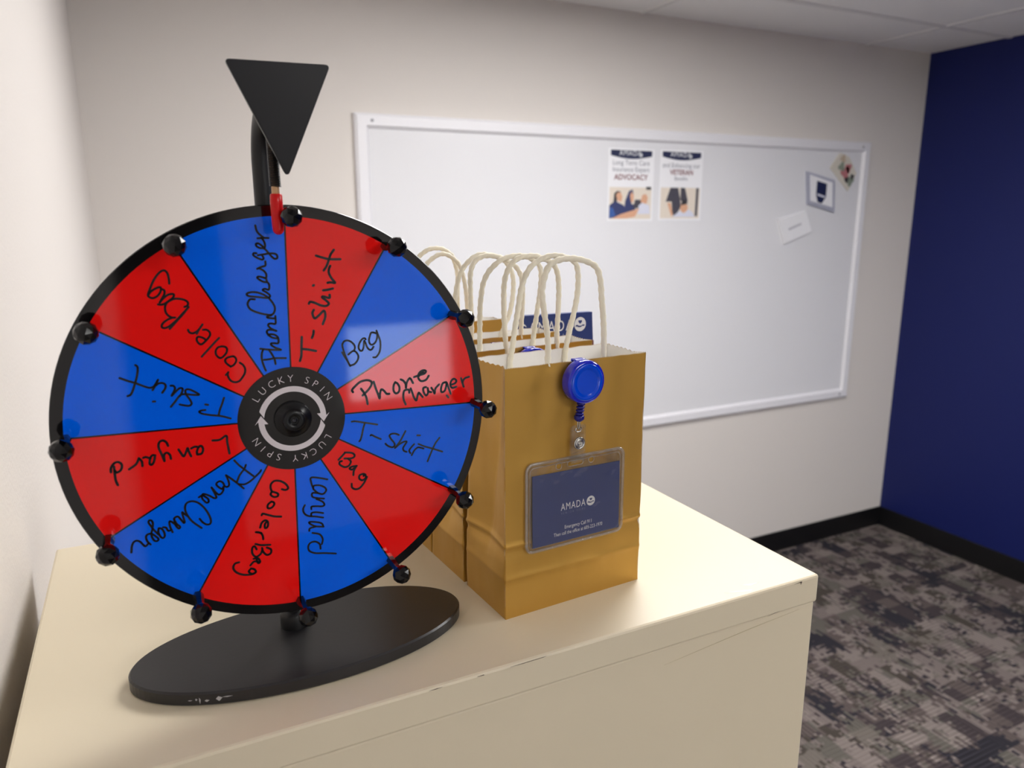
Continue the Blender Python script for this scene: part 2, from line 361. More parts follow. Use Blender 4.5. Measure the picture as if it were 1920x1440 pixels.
def flyer(label, x0, x1, z0, z1, lines, photo):
    yb = YB-.0125; w, h = x1-x0, z1-z0
    t = thing('flyer', label, 'flyer', ((x0+x1)/2, yb, z0), 'flyers on the whiteboard')
    mb = MB(); mb.box((x0, yb-.0008, z0), (x1, yb, z1)); sh = mb.build('sheet', PAPER, t)
    O = Vector((x0, yb-.0008, z0)); L = .0003
    mb = MB(); arc = [(.05*w, .975*h), (.05*w, .90*h)]+[(w*(.05+.9*k/16), h*(.90-.042*math.sin(math.pi*k/16))) for k in range(1, 16)]+[(.95*w, .90*h), (.95*w, .975*h)]
    put(mb, flat_geo([arc]), O, EX, EZ, 0, L, NY)
    put(mb, text_geo('AMADA', .030*w/.24, 1.15), O+EX*w*.47+EZ*h*.905, EX, EZ, 1, L*2, NY)
    logo(mb, O+EX*w*.70+EZ*h*.915, EX, EZ, .035*w, NY, 1, 0, L*2)
    mb.build('header_band', [NAVYP, WHITEP], t)
    for s, fz, size, mt, bold in lines:
        mb = MB(); put(mb, fit_text(s, w*(.5-size), w*(.5+size), None, 1.0, bold), O+EZ*h*fz, EX, EZ, 0, L, NY); mb.build('headline', mt, t)
    mb = MB()
    for poly, mi in photo:
        put(mb, flat_geo([[(px*w, py*h) for px, py in poly]]), O, EX, EZ, mi, L*(1+.5*photo.index((poly, mi))), NY)
    mb.build('photo_print', [CREAMP, SKIN, BLUEP, DARKP, PALEP, BLACKP, DNAVY], t)
ph1 = [([(.04, .03), (.96, .03), (.96, .47), (.04, .47)], 0), ([(.84, .44), (.95, .44), (.95, .48), (.84, .48)], 5),
       ([(.06, .20), (.13, .27), (.14, .38), (.20, .42), (.28, .41), (.28, .36), (.20, .30), (.22, .22)], 5), ([(.18, .36), (.22, .28), (.30, .27), (.32, .34), (.28, .40), (.22, .40)], 1),
       ([(.04, .04), (.04, .22), (.16, .28), (.36, .22), (.40, .10), (.25, .06)], 6), ([(.04, .04), (.05, .20), (.12, .18), (.18, .08)], 2),
       ([(.36, .12), (.38, .28), (.46, .42), (.54, .44), (.56, .38), (.52, .24), (.64, .22), (.58, .12)], 6), ([(.48, .36), (.51, .26), (.56, .27), (.57, .36), (.52, .41)], 1), ([(.55, .18), (.60, .30), (.76, .30), (.74, .18)], 3),
       ([(.72, .28), (.76, .23), (.86, .25), (.88, .33), (.84, .38), (.76, .37)], 1), ([(.66, .10), (.68, .22), (.76, .26), (.92, .22), (.94, .10)], 4), ([(.10, .04), (.30, .10), (.60, .16), (.70, .18), (.60, .06), (.40, .04)], 1)]
ph2 = [([(.04, .03), (.96, .03), (.96, .47), (.04, .47)], 0), ([(.86, .06), (.92, .06), (.93, .47), (.87, .47)], 3), ([(.16, .27), (.26, .47), (.44, .47), (.50, .30), (.52, .20), (.42, .08), (.36, .06), (.32, .12), (.30, .27)], 3),
       ([(.20, .25), (.28, .25), (.34, .07), (.30, .06)], 1), ([(.50, .47), (.60, .47), (.68, .28), (.62, .22), (.50, .30)], 3), ([(.52, .24), (.50, .16), (.58, .10), (.68, .15), (.68, .22), (.60, .24)], 1), ([(.52, .22), (.54, .29), (.62, .30), (.68, .24), (.60, .23)], 5), ([(.32, .05), (.50, .14), (.60, .10), (.70, .16), (.80, .12), (.86, .05)], 4)]
flyer('left flyer on the whiteboard headed advocacy above a photo of people at a table', 1.344, 1.588, .293+ZO, .604+ZO,
      [('Long Term Care', .775, .40, INKG, 0), ('Insurance Expert', .685, .40, INKG, 0), ('ADVOCACY', .575, .37, MAROON, .02)], ph1)
flyer('right flyer on the whiteboard headed veteran above a photo of a standing figure in black', 1.621, 1.865, .295+ZO, .606+ZO,
      [('and Enhancing our', .755, .44, INKG, 0), ('VETERAN', .655, .27, MAROON, .02), ('Benefits', .575, .15, INKG, 0)], ph2)
yb = YB-.0125
def quad_card(pts, th, mb, mi=0, y=yb):
    mb.prism([Vector((x, y, z+ZO)) for x, z in pts], NY, th, mi)
t = thing('magnet_card', 'white card with a dark blue badge print in a grey sleeve on the whiteboard', 'card', (2.63, yb, .35+ZO))
mb = MB(); quad_card([(2.521, .532), (2.544, .372), (2.742, .330), (2.726, .492)], .010, mb); mb.build('sleeve', mat('grey_sleeve', (172, 174, 190), .4), t)
mb = MB(); quad_card([(2.545, .516), (2.562, .388), (2.722, .356), (2.708, .480)], .002, mb, 0, yb-.010); mb.build('card_face', PAPER, t)
mb = MB(); put(mb, flat_geo([[(-.036, .05), (.036, .036), (.036, -.03), (.01, -.062), (-.02, -.055), (-.036, -.02)]]), (2.632, yb-.012, .437+ZO), EX, EZ, 0, .0006, NY)
put(mb, flat_geo([[(-.030, -.012), (.030, -.026), (.026, -.034), (-.026, -.022)]]), (2.632, yb-.012, .437+ZO), EX, EZ, 1, .001, NY); mb.build('badge_print', [NAVYP, PALEP], t)
t = thing('magnet_card', 'plain white card tilted on the whiteboard below the blue badge card', 'card', (2.46, yb, .18+ZO))
mb = MB(); quad_card([(2.354, .295), (2.406, .177), (2.588, .236), (2.536, .338)], .012, mb); mb.build('card_face', PAPER, t)
mb = MB(); put(mb, flat_geo([[(-.045, -.010), (.04, .018), (.044, .008), (-.04, -.02)]]), (2.468, yb-.012, .262+ZO), EX, EZ, 0, .0006, NY); mb.build('pencil_note', mat('faint_grey_print', (190, 189, 197), .6), t)
t = thing('photo_magnet', 'tilted floral photo tucked in the top right corner of the whiteboard frame', 'photo', (2.79, yb, .45+ZO))
mb = MB(); quad_card([(2.752, .628), (2.690, .552), (2.832, .440), (2.884, .530), (2.82, .61)], .006, mb); mb.build('photo_card', mat('cream_card', (212, 206, 194), .6), t)
mb = MB()
for cx, cz, r, mi in ((2.80, .53, .030, 0), (2.82, .555, .022, 0), (2.77, .56, .022, 1), (2.84, .49, .024, 1), (2.812, .495, .014, 2), (2.852, .512, .013, 2), (2.775, .60, .018, 3)):
    put(mb, flat_geo([[(cx+r*(1+.25*math.sin(3*a+cx*40))*math.cos(a), cz+ZO+r*(1+.25*math.sin(3*a+cx*40))*math.sin(a)) for a in [k*math.pi/9 for k in range(18)]]]), (0, yb-.006, 0), EX, EZ, mi, .0004*(1+mi), NY)
mb.build('floral_print', [mat('rose_print', (184, 116, 120), .6), mat('leaf_print', (132, 142, 128), .6), BLACKP, mat('tan_print', (190, 172, 150), .6)], t)

# ------------------------------------------------------------------ cream metal cabinet
CREAM = mat('cream_enamel', (223, 211, 185), .38, spec=.5, bump=(420, .05, .0006), vary=(9, .02))
CW, CDP = .6208, .3702
cab = thing('filing_cabinet', 'tall cream metal cabinet against the left wall carrying the prize wheel', 'cabinet', (-CW/2, CDP/2, 0))
mb = MB(); mb.box((-CW, 0, ZO-.0268), (0, CDP, ZO)); mb.build('top_panel', CREAM, cab, bevel=.0022)
mb = MB(); mb.box((-CW+.002, .0015, .03), (-.002, CDP-.002, ZO-.0268)); mb.build('body', CREAM, cab, bevel=.0015)
mb = MB(); mb.box((-CW+.02, .02, 0), (-.02, CDP-.01, .03)); mb.build('plinth', BASEB, cab)
CHIP = mat('paint_chip_dark', (92, 80, 66), .7)
for pts in ([(-.031, -.0026), (-.022, -.0017), (-.0212, -.0022), (-.0225, -.0048), (-.0232, -.0027)], [(-.060, -.0261), (-.052, -.0250), (-.045, -.0245), (-.052, -.0253)],
            [(-.372, -.0018), (-.366, -.0015), (-.362, -.0017), (-.367, -.0021)], [(-.310, -.0017), (-.28, -.0014), (-.283, -.0018), (-.30, -.0020)], [(-.336, -.0017), (-.331, -.0015), (-.330, -.0021), (-.335, -.0020)]):
    mb = MB(); mb.prism([Vector((x, -.00005, z+ZO)) for x, z in pts], NY, .00012); mb.build('paint_chip', CHIP, cab)
mb = MB(); mb.prism([Vector((x, .0014, z+ZO)) for x, z in [(-.17, -.0423), (-.08, -.0338), (-.02, -.0300), (-.08, -.0345)]], NY, .00015); mb.build('scratch', mat('enamel_scratch', (196, 182, 148), .5), cab)
for pts in ([(-.078, .016), (-.070, .012), (-.060, .013), (-.069, .0145)], [(-.100, .012), (-.078, .004), (-.074, .006), (-.09, .010)]):
    mb = MB(); mb.prism([Vector((x, y, ZO)) for x, y in pts], EZ, .00012); mb.build('scratch', mat('pale_scratch', (246, 240, 224), .4), cab)

# ------------------------------------------------------------------ prize wheel
WC = Vector((-.43774, .072, .18184+ZO)); TILT = .01266
WN = Vector((0, -math.cos(TILT), math.sin(TILT))); WX = Vector((1,0,0)); WZ = Vector((0, math.sin(TILT), math.cos(TILT)))
RO, RI, RH, RP, PH = .14087, .13361, .03543, .1329, .02625
BLK = mat('black_gloss_acrylic', (12, 11, 13), .06, spec=.5); BLKS = mat('black_satin_metal', (35, 34, 36), .34, spec=.5, bump=(300, .06, .0006)); BLKP = mat('black_powder_coat', (17, 17, 19), .42, spec=.4)
RED = mat('red_gloss_panel', (244, 24, 22), .05, spec=.42); BLU = mat('blue_gloss_panel', (0, 102, 248), .05, spec=.42)
INK = mat('black_marker_ink', (14, 12, 16), .25)
pw = thing('prize_wheel', 'tabletop prize wheel with red and blue panels on a black oval stand', 'prize wheel', (-.4345, .0916, ZO))
# stand
mb = MB(); BC = Vector((-.4345, .0916, ZO)); a_, b_ = .1207, .0560
v = []; prof = [(-.0012, .0002), (0, .0014), (0, .0088), (-.0012, .0101)]
n = 96
for d, z in prof:
    for k in range(n):
        t = 2*math.pi*k/n; v.append(BC+Vector(((a_+d)*math.cos(t), (b_+d)*math.sin(t), z)))
f = [(j*n+k, j*n+(k+1) % n, (j+1)*n+(k+1) % n, (j+1)*n+k) for j in range(3) for k in range(n)]+[tuple(range(n-1, -1, -1)), tuple(range(3*n, 4*n))]
mb.add(v, f); base = mb.build('base', BLKS, pw)
CHW = mat('bare_metal_chip', (190, 190, 194), .5, .3)
def on_rim(t, z, out=.0002): return BC+Vector(((a_+out)*math.cos(t), (b_+out)*math.sin(t), z))
for t0, t1, z0, z1 in ((-2.31, -2.295, .0045, .0062), (-2.285, -2.275, .0022, .0068), (-2.25, -2.22, .0035, .0052), (-2.18, -2.14, .0035, .0070), (-2.14, -2.08, .0058, .0066), (-2.36, -2.33, .0045, .0052)):
    mb = MB(); tm = (t0+t1)/2
    mb.prism([on_rim(t0, (z0+z1)/2), on_rim(tm, z0), on_rim(t1, (z0+2*z1)/3), on_rim(tm-.004, z1)], Vector((math.cos(tm)*b_, math.sin(tm)*a_, 0)).normalized(), .0002); mb.build('paint_chip', CHW, base)
PX, PY = -.4408, .1080
mb = MB(); mb.lathe([(.0105, .0101), (.0105, .020), (.009, .0225), (.0066, .0235)], (PX, PY, ZO), (0,0,1), (1,0,0), 32); mb.build('post_collar', BLKP, pw)
path = [(PX, PY, ZO+z) for z in (.012, .06, .12, .18, .24, .30, .352)]
for k in range(1, 10):
    a = math.radians(10*k); path.append((PX+.001*k/9, PY-.028*(1-math.cos(a)), ZO+.352+.028*math.sin(a)))
path += [(PX+.001, PY-.042, ZO+.380), (PX+.001, .052, ZO+.380)]
mb = MB(); mb.tube(path, .0062, 20); mb.build('post', BLKP, pw)
# axle behind the disc
mb = MB(); mb.lathe([(.012, .006), (.012, .014), (.006, .016), (.006, .031)], WC, -WN, WX, 24); mb.build('axle', BLKP, pw)
def sect(a0, a1, r0, r1, inset, n=14):
    """outline of a wheel panel, inset from its radial edges"""
    out = []
    for r, seq in ((r1, range(n+1)), (r0, range(n, -1, -1))):
        d = inset/r
        for k in seq:
            a = a0+d+(a1-a0-2*d)*k/n; out.append((r*math.cos(a), r*math.sin(a)))
    return out
W3 = lambda p, h=0: WC+WX*p[0]+WZ*p[1]+WN*h
mb = MB(); mb.lathe([(RO-.0006, -.0052), (RO, -.0046), (RO, -.0009), (RO-.0006, -.0003)], WC, WN, WX, 128); disc = mb.build('wheel_disc', BLK, pw)
WORDS = {"w0":[[[-1501,3436],[-1614,3799],[-1695,4214],[-1665,4617],[-1551,4883]],[[-1190,4780],[-1036,4490],[-900,4163],[-854,3824]],[[-1569,4166],[-1235,4174],[-879,4217],[-169,4164]],[[-1740,4917],[-1223,4820],[-451,4739],[-793,4915],[-1026,5099],[-1036,5211],[-842,5214],[-596,5195],[-552,5413],[-601,5620],[-801,5781],[-1079,5820],[-1119,5749],[-921,5588],[-591,5509]],[[-1154,5752],[-1230,5904],[-1247,6014],[-1163,6111],[-918,6101],[-643,6016],[-948,6176],[-1126,6371],[-1099,6496],[-923,6521],[-680,6487],[-644,6740],[-643,6995]],[[-707,6836],[-967,6877],[-1155,6925],[-1113,7017],[-885,7046]],[[-1839,8142],[-2111,8156],[-2260,7986],[-2293,7774],[-2128,7497],[-1700,7275],[-1193,7119],[-846,7098],[-675,7288],[-636,7576],[-755,7871],[-943,8151],[-990,8225]],[[-942,8165],[-1269,8414],[-1703,8584],[-2110,8596],[-2304,8499],[-2196,8370],[-1725,8293],[-1044,8195],[-878,8324],[-1054,8529],[-1300,8701],[-1173,8785],[-936,8720],[-880,9004],[-971,9186],[-1208,9231],[-1438,9364],[-1581,9511],[-1490,9578],[-1289,9535],[-1053,9473],[-1017,9720],[-1156,9937],[-1417,10104]],[[-1053,9473],[-988,9186]],[[-1538,10073],[-1274,10188],[-1028,10268],[-1009,10532]],[[-1514,11053],[-1683,11056],[-1709,10935],[-1534,10791],[-1205,10643],[-1103,10728],[-1169,10904]],[[-1439,10929],[-1078,10972],[-767,11018],[-423,11009],[-258,10900],[-253,10723],[-413,10674],[-576,10802],[-796,11088],[-1017,11338],[-1286,11379],[-1480,11504],[-1486,11643],[-1333,11658],[-1109,11480],[-997,11373],[-948,11581],[-1015,11826],[-1137,12002]],[[-1375,11988],[-1036,12000],[-712,11995]],[[-1000,12017],[-1286,12280],[-1405,12489],[-1450,12782]]],"w1":[[[954,5495],[894,4841],[843,4243],[732,3890]],[[930,4688],[1336,4613],[1830,4482]],[[1756,5857],[1723,5620],[1620,5387]],[[1856,7253],[1753,7022],[1879,6687],[2185,6877],[2528,7155],[2593,6763],[2397,6265]],[[1562,7684],[1657,7797],[1944,7722],[2343,7523],[2696,7474],[2882,7614],[2717,7831],[2464,8051],[2556,8106],[2935,7998],[2965,8205]],[[2552,8520],[2878,8547],[3209,8610]],[[1910,8860],[1970,8887]],[[2876,9008],[3085,9029],[3380,8988],[3160,9292],[3003,9651],[3032,9943],[3119,10116]],[[2225,10810],[2595,10685],[3116,10555],[3827,10536]],[[3417,11159],[3194,10873],[3055,10527],[2884,10123],[2672,9826]]],"w2":[[[3589,4243],[3750,3920],[3913,3622],[4099,3241],[3960,3540],[3804,3967],[3696,4337],[3636,4624],[3647,4828],[3784,4997],[3991,5033],[4216,4939],[4412,4744],[4491,4531],[4429,4329],[4229,4216],[4001,4054]],[[4335,4272],[4463,4249],[4587,4135],[4693,3918],[4667,3686],[4526,3464],[4336,3324],[4101,3280]],[[5270,5015],[5209,5097],[5051,5070],[4886,4888],[4769,4638],[4757,4406],[4879,4241],[5011,4282],[5101,4509],[5161,4919],[5244,4757],[5360,4436],[5509,4268],[5668,4281],[5809,4466]],[[6038,5387],[5830,5454],[5672,5439],[5584,5251],[5504,4971],[5532,4735],[5658,4608],[5845,4659],[6013,4855],[6093,5136],[6094,5448],[6060,5567]],[[6060,5567],[6165,5261],[6280,4887],[6303,4519],[6246,4156],[6128,3902],[5932,3708],[5746,3711]]],"w3":[[[4189,1385],[4127,1534],[4326,1751],[4718,2044],[5150,2134],[5479,2039],[5540,1817],[5307,1458],[4858,1074]],[[4765,1562],[4963,1254],[5112,902],[5184,411]],[[5692,1970],[5814,1501],[5962,1050],[6068,724],[6109,1083],[6219,1362],[6408,1245],[6593,1006],[6789,985]],[[7266,1787],[7133,1558],[7117,1170],[7281,957],[7509,1079],[7548,1417],[7410,1675],[7265,1763]],[[7669,1942],[7863,1825],[8027,1564],[8042,1292],[8106,1654],[8318,1951],[8440,1865],[8581,1581]],[[8673,2014],[9030,2102],[9440,2186],[9598,2343],[9449,2446],[9192,2381],[9006,2153],[9021,1857],[9218,1665],[9577,1728],[9792,2004]],[[9053,2051],[9186,2210],[9393,2313],[9290,2274],[9138,2288]],[[8277,898],[8236,1125],[7934,1107],[7824,849],[7833,454],[7968,68]],[[8390,1207],[8503,874],[8616,515],[8785,273],[8871,537],[8984,823],[9131,658],[9278,467]],[[9559,1184],[9352,1131],[9367,831],[9538,564],[9698,746],[9684,1096],[9753,840],[9957,768]],[[9968,1092],[10115,851],[10213,640],[10275,985],[10571,1279]],[[11124,1399],[10860,1325],[10717,938],[10762,682],[11001,757],[11143,1145],[11175,1343],[11322,925],[11469,480]],[[11148,388],[11276,222]],[[11487,1160],[11807,1229],[11945,1417],[11763,1586],[11548,1457],[11461,1163],[11587,923],[11934,963]],[[12323,1582],[12422,1217],[12522,902],[12450,1265],[12617,1527],[12970,1620]]],"w4":[[[3982,-713],[4258,-728],[4807,-878],[5801,-1159]],[[4903,-951],[4787,-1282],[4663,-1755],[4544,-2106],[4451,-2216]],[[5279,-1899],[5361,-1869],[5637,-2050],[6015,-2267]],[[7368,-2138],[7122,-2009],[6832,-1983],[6661,-2105],[6774,-2370],[6970,-2648],[7023,-2865],[6872,-2990],[6625,-2913],[6425,-2760],[6339,-2644]],[[7873,-1912],[7701,-2203],[7431,-2628],[7035,-3076],[7337,-2867],[7681,-2705],[7934,-2719],[7798,-2932],[7641,-3163],[7696,-3382],[7903,-3497]],[[8498,-2988],[8255,-3208],[8097,-3440],[8196,-3645]],[[8757,-2354],[8971,-2387]],[[8275,-3806],[8502,-3456],[8766,-3281],[8980,-3332],[9215,-3430]],[[8819,-3024],[9285,-3269],[9974,-3560],[10671,-3876]],[[10483,-2770],[10163,-3135],[9908,-3572],[9696,-4015],[9484,-4458]]],"w10":[[[-6741,9345],[-6737,9614],[-6782,9952],[-6918,10141],[-7137,10098],[-7406,9840],[-7658,9449],[-7812,9121],[-7970,8760],[-7926,8590],[-7720,8513],[-7463,8635],[-7287,8863],[-7234,9096],[-7321,9150],[-7574,9061],[-7835,8888],[-7943,8725]],[[-7179,9026],[-7063,8954],[-7067,8751],[-7197,8521],[-7380,8225]],[[-7381,8208],[-7207,8419],[-6905,8659],[-6651,8715],[-6547,8659],[-6610,8492],[-6845,8316],[-7109,8143],[-7301,8085],[-7483,8112]],[[-6022,7879],[-5839,7972],[-5808,8143],[-5937,8287],[-6212,8386],[-6556,8404],[-6880,8267],[-7051,8106],[-7120,7871],[-7100,7597],[-6964,7384],[-6788,7270],[-6600,7259]],[[-6789,7253],[-7049,7149],[-7316,6960],[-7413,6760],[-7315,6651],[-7093,6687],[-6826,6859],[-6485,7148],[-6136,7506],[-5785,7866]],[[-5785,7866],[-6211,7373],[-6560,7015],[-6979,6576]],[[-5948,6456],[-5893,6301],[-5720,6213],[-5519,6275],[-5308,6443],[-5086,6732]],[[-5308,6443],[-5473,6165]],[[-5088,6397],[-4892,6384],[-4733,6250],[-4693,6064],[-4793,5887],[-4981,5686],[-5164,5531],[-5309,5481],[-5440,5598],[-5507,5787],[-5450,5950],[-5296,5954],[-5107,5864],[-4950,5714]],[[-4186,5812],[-4514,5496],[-4888,5124],[-5308,4696]],[[-4074,5261],[-4310,5202],[-4456,4997],[-4449,4748],[-4307,4549],[-4165,4521],[-3981,4646],[-3819,4851],[-3772,5066],[-3876,5214],[-4074,5261]],[[-3523,4560],[-3790,4504],[-3947,4361],[-3905,4169],[-3744,3998],[-3604,3922],[-3419,4031],[-3285,4240],[-3299,4431],[-3406,4550],[-3523,4560]],[[-3650,3895],[-3543,3948]],[[-3074,4111],[-2894,3953],[-2781,3688],[-2819,3405],[-2989,3134],[-3215,2901],[-3485,2864],[-3710,2982],[-3838,3217],[-3866,3409],[-3824,3563]],[[-3826,3532],[-3984,3389]]],"w9":[[[-10025,3777],[-9630,3572],[-9211,3384],[-8793,3153],[-8472,3014],[-8244,3054],[-8075,3248],[-7941,3467]],[[-7941,3467],[-8125,3126],[-8302,2848]],[[-9098,4497],[-9000,4384],[-9007,4135],[-9103,3728],[-9232,3365],[-9383,2962],[-9539,2686],[-9711,2621]],[[-8088,3122],[-7927,3233],[-7701,3231],[-7561,3111],[-7581,2900],[-7778,2623]],[[-8355,2119],[-8242,2119]],[[-7266,3016],[-7115,3001],[-7034,2843],[-7111,2637],[-7269,2375],[-7039,2586],[-6789,2796],[-6617,2778],[-6635,2586],[-6796,2302]],[[-7374,1677],[-7095,1990],[-6792,2344],[-6516,2401],[-6096,2312],[-5688,2267],[-5887,2463],[-6219,2671],[-6435,2651],[-6439,2392],[-6274,2071],[-6166,1754],[-6315,1619],[-6583,1672],[-6865,1769]],[[-5371,1598],[-5216,1549]],[[-5403,1236],[-5682,1217],[-5768,1148],[-5582,1007],[-5115,862],[-4482,718],[-3930,494]],[[-4220,1909],[-4376,1506],[-4525,1168],[-4637,804]]],"w8":[[[-5148,-833],[-4709,-845],[-4293,-632],[-4265,-1102],[-4193,-1853]],[[-6132,-1642],[-5869,-1608],[-5758,-1332],[-5846,-1101],[-6002,-1151],[-6134,-1423],[-6132,-1642]],[[-6004,-1175],[-6213,-1097],[-6457,-1183]],[[-6504,-1709],[-6622,-1353],[-6665,-1129],[-6799,-1424],[-6947,-1643],[-7093,-1381],[-7198,-1149]],[[-7692,-1701],[-7730,-1432],[-7881,-1266],[-8059,-1383],[-8077,-1787]],[[-8077,-1787],[-8182,-1365],[-8321,-870],[-8269,-545],[-8051,-434],[-7857,-579],[-7777,-828]],[[-8573,-1332],[-8673,-1721],[-8815,-1914],[-8930,-1825],[-8852,-1456],[-8715,-1311],[-8573,-1332]],[[-8857,-1503],[-9090,-1374],[-9255,-1396]],[[-9349,-1927],[-9359,-1617],[-9498,-1384]],[[-9500,-1407],[-9698,-1755],[-10109,-2021]],[[-10826,-2944],[-10909,-2600],[-10919,-2129],[-10914,-1708]],[[-11109,-2052],[-11079,-1776],[-10873,-1505],[-10631,-1471],[-10474,-1683],[-10567,-1997],[-10819,-2121],[-10900,-1945]]],"w7":[[[-3943,-2364],[-3661,-2752],[-3371,-3068],[-2814,-3643]],[[-3242,-2778],[-3369,-3049],[-3680,-3426],[-3889,-3857]],[[-4537,-3288],[-4249,-3566],[-3864,-3978],[-3510,-4388]],[[-3765,-4053],[-3418,-4111],[-3052,-3956],[-2673,-3665],[-2406,-3434],[-2305,-3293]],[[-4537,-3288],[-4429,-3653],[-4386,-3969],[-4501,-4105],[-4669,-4038],[-4752,-3792],[-4945,-3645],[-5161,-3763],[-5109,-3964],[-4855,-4200],[-4757,-4062],[-4776,-4290],[-4914,-4499],[-5090,-4546],[-5246,-4365],[-5486,-3978],[-5347,-4347],[-5242,-4713],[-5382,-4747],[-5669,-4523],[-5993,-4351],[-6103,-4447],[-6090,-4680],[-5878,-4968],[-5739,-4935],[-5756,-4739],[-5941,-4533],[-6101,-4429],[-6295,-4529]],[[-6382,-6000],[-6224,-6275],[-5996,-6477],[-5780,-6466],[-5713,-6232],[-5814,-5793],[-6046,-5297],[-6375,-4891],[-6722,-4725],[-7026,-4774],[-7165,-4990],[-7179,-5297],[-7077,-5661],[-6818,-6126],[-6319,-6660]],[[-7080,-5695],[-7271,-5487],[-7379,-5363],[-7348,-5679],[-7291,-6036],[-7357,-6093],[-7511,-5821],[-7669,-5602],[-7887,-5715],[-7773,-6082],[-7587,-6325],[-7686,-6427],[-7841,-6172],[-7882,-5820]],[[-7838,-6138],[-8051,-5891],[-8182,-5866],[-8170,-6212],[-8060,-6613]],[[-8164,-6454],[-8312,-6460],[-8408,-6234],[-8578,-6167]],[[-8846,-6217],[-8883,-6450],[-8783,-6779],[-8648,-6893],[-8532,-6761],[-8575,-6442],[-8701,-6228],[-8842,-6184]],[[-8885,-6621],[-9087,-6307],[-9282,-5927],[-9375,-5705],[-9332,-5561],[-9192,-5604],[-9141,-5818],[-9202,-6147],[-9292,-6471],[-9272,-6715],[-9153,-6979],[-8982,-7014],[-8925,-6888],[-9066,-6688],[-9224,-6519],[-9391,-6451],[-9571,-6518],[-9619,-6713],[-9558,-6965],[-9406,-7185]],[[-9511,-7078],[-9701,-7244],[-9832,-7114],[-9981,-6879],[-10170,-6772],[-10348,-6837],[-10473,-7084],[-10544,-7496]]],"w6":[[[-1059,-4855],[-833,-4949],[-643,-4841],[-802,-4505],[-1145,-4253],[-1500,-4195],[-1743,-4377],[-1788,-4647],[-1731,-4908]],[[-1731,-4908],[-1361,-5111],[-1375,-5305],[-1632,-5316],[-1822,-5116],[-1733,-4936]],[[-1808,-5622],[-2051,-5803],[-2070,-6052],[-1841,-6065],[-1647,-5875],[-1660,-5704],[-1808,-5622]],[[-2509,-6476],[-2425,-6380],[-2130,-6519],[-1682,-6716],[-1249,-6814]],[[-2676,-7346],[-2550,-7031],[-2310,-6880],[-2144,-7053],[-2194,-7383],[-2351,-7438],[-2358,-7181],[-2215,-6983]],[[-2975,-7615],[-2801,-7660],[-2632,-7779],[-2546,-7995],[-2538,-8224]],[[-2975,-7615],[-2629,-7740]],[[-3065,-8458],[-2695,-8620],[-2111,-8712]],[[-2354,-8862],[-2085,-9062],[-2131,-9341],[-2394,-9400],[-2605,-9125],[-2660,-8827]],[[-2643,-8945],[-2794,-9257],[-3111,-9390],[-3317,-9089],[-3286,-8696],[-3128,-8616],[-3020,-8866]],[[-3272,-9498],[-2969,-9535],[-2862,-9817],[-2995,-9874],[-3076,-9598]],[[-2890,-9840],[-3237,-9706],[-3509,-9933]],[[-3531,-10216],[-3644,-10363],[-3457,-10578],[-3195,-10493],[-3281,-10272],[-3501,-10165]],[[-3197,-10521],[-3459,-10606],[-4009,-10510],[-4440,-10240],[-4611,-9888],[-4488,-9603],[-4209,-9551]]],"w5":[[[2051,-4660],[1471,-4454],[938,-4355],[926,-4726],[1044,-5183]],[[1044,-5183],[1086,-4971],[1496,-5008],[1839,-5223],[1914,-5456],[1693,-5671],[1345,-5548],[1042,-5214]],[[1345,-5548],[966,-5483],[948,-5762],[1321,-5922],[1731,-6025]],[[1201,-5964],[1600,-6224],[1734,-6470],[1579,-6569],[1168,-6495],[845,-6468],[815,-6652]],[[1607,-7084],[1140,-6934],[815,-6937],[772,-7151]],[[1587,-7418],[1062,-7237],[597,-7118],[320,-6877],[254,-6549],[388,-6272]],[[1575,-8103],[1443,-7820],[1036,-7646],[627,-7568],[648,-7699],[1017,-7962],[1545,-8097]],[[1015,-7993],[626,-8045],[573,-8227]],[[780,-8415],[1274,-8622],[1460,-9015],[1377,-9387]],[[1266,-9721],[1229,-9356],[945,-9104],[587,-9127],[422,-9383],[490,-9720],[891,-9967],[1544,-10105],[2325,-10304]]],"w5b":[[[2905,-3352],[3349,-2949],[3412,-2896],[3892,-2997],[4064,-3211],[3872,-3372],[3328,-3322]],[[3569,-3358],[3768,-3608],[3600,-3898],[3294,-3946],[2975,-3708],[2985,-3521],[3138,-3482]],[[4176,-3987],[3839,-3998],[3650,-4096],[3827,-4218],[4112,-4041],[3943,-4332],[3896,-4642]],[[4628,-4824],[4667,-4670],[4354,-4716],[4311,-4965],[4519,-5127],[4776,-4976],[4758,-4716]],[[4872,-4927],[4633,-5339],[4305,-5670],[3993,-5714],[3756,-5545],[3741,-5255]]]}
ORDER = [('w1', 58.4, RED), ('w2', 28.4, BLU), ('w3', -1.6, RED), ('w4', -31.6, BLU), ('w5b', -61.6, RED), ('w5', -91.6, BLU), ('w6', -121.6, RED), ('w7', -151.6, BLU), ('w8', -181.6, RED), ('w9', -211.6, BLU), ('w10', -241.6, RED), ('w0', -271.6, BLU)]
for key, a0, mt in ORDER:
    mb = MB(); mb.prism([W3(p, -.0003) for p in sect(math.radians(a0), math.radians(a0+30), RH-.001, RI, .00055)], WN, .0003)
    p = mb.build('wheel_panel', mt, pw); p['label'] = 'red panel with black handwriting' if mt is RED else 'blue panel with black handwriting'
    mb = MB()
    wd = .00165 if key in ('w3', 'w1') else (.00150 if key in ('w6', 'w8', 'w5b') else .00135)
    for st in WORDS[key]: stroke(mb, [(x*1e-5, y*1e-5) for x, y in st], wd, WC, WX, WZ, WN, .00006)
    mb.build('handwriting', INK, p)
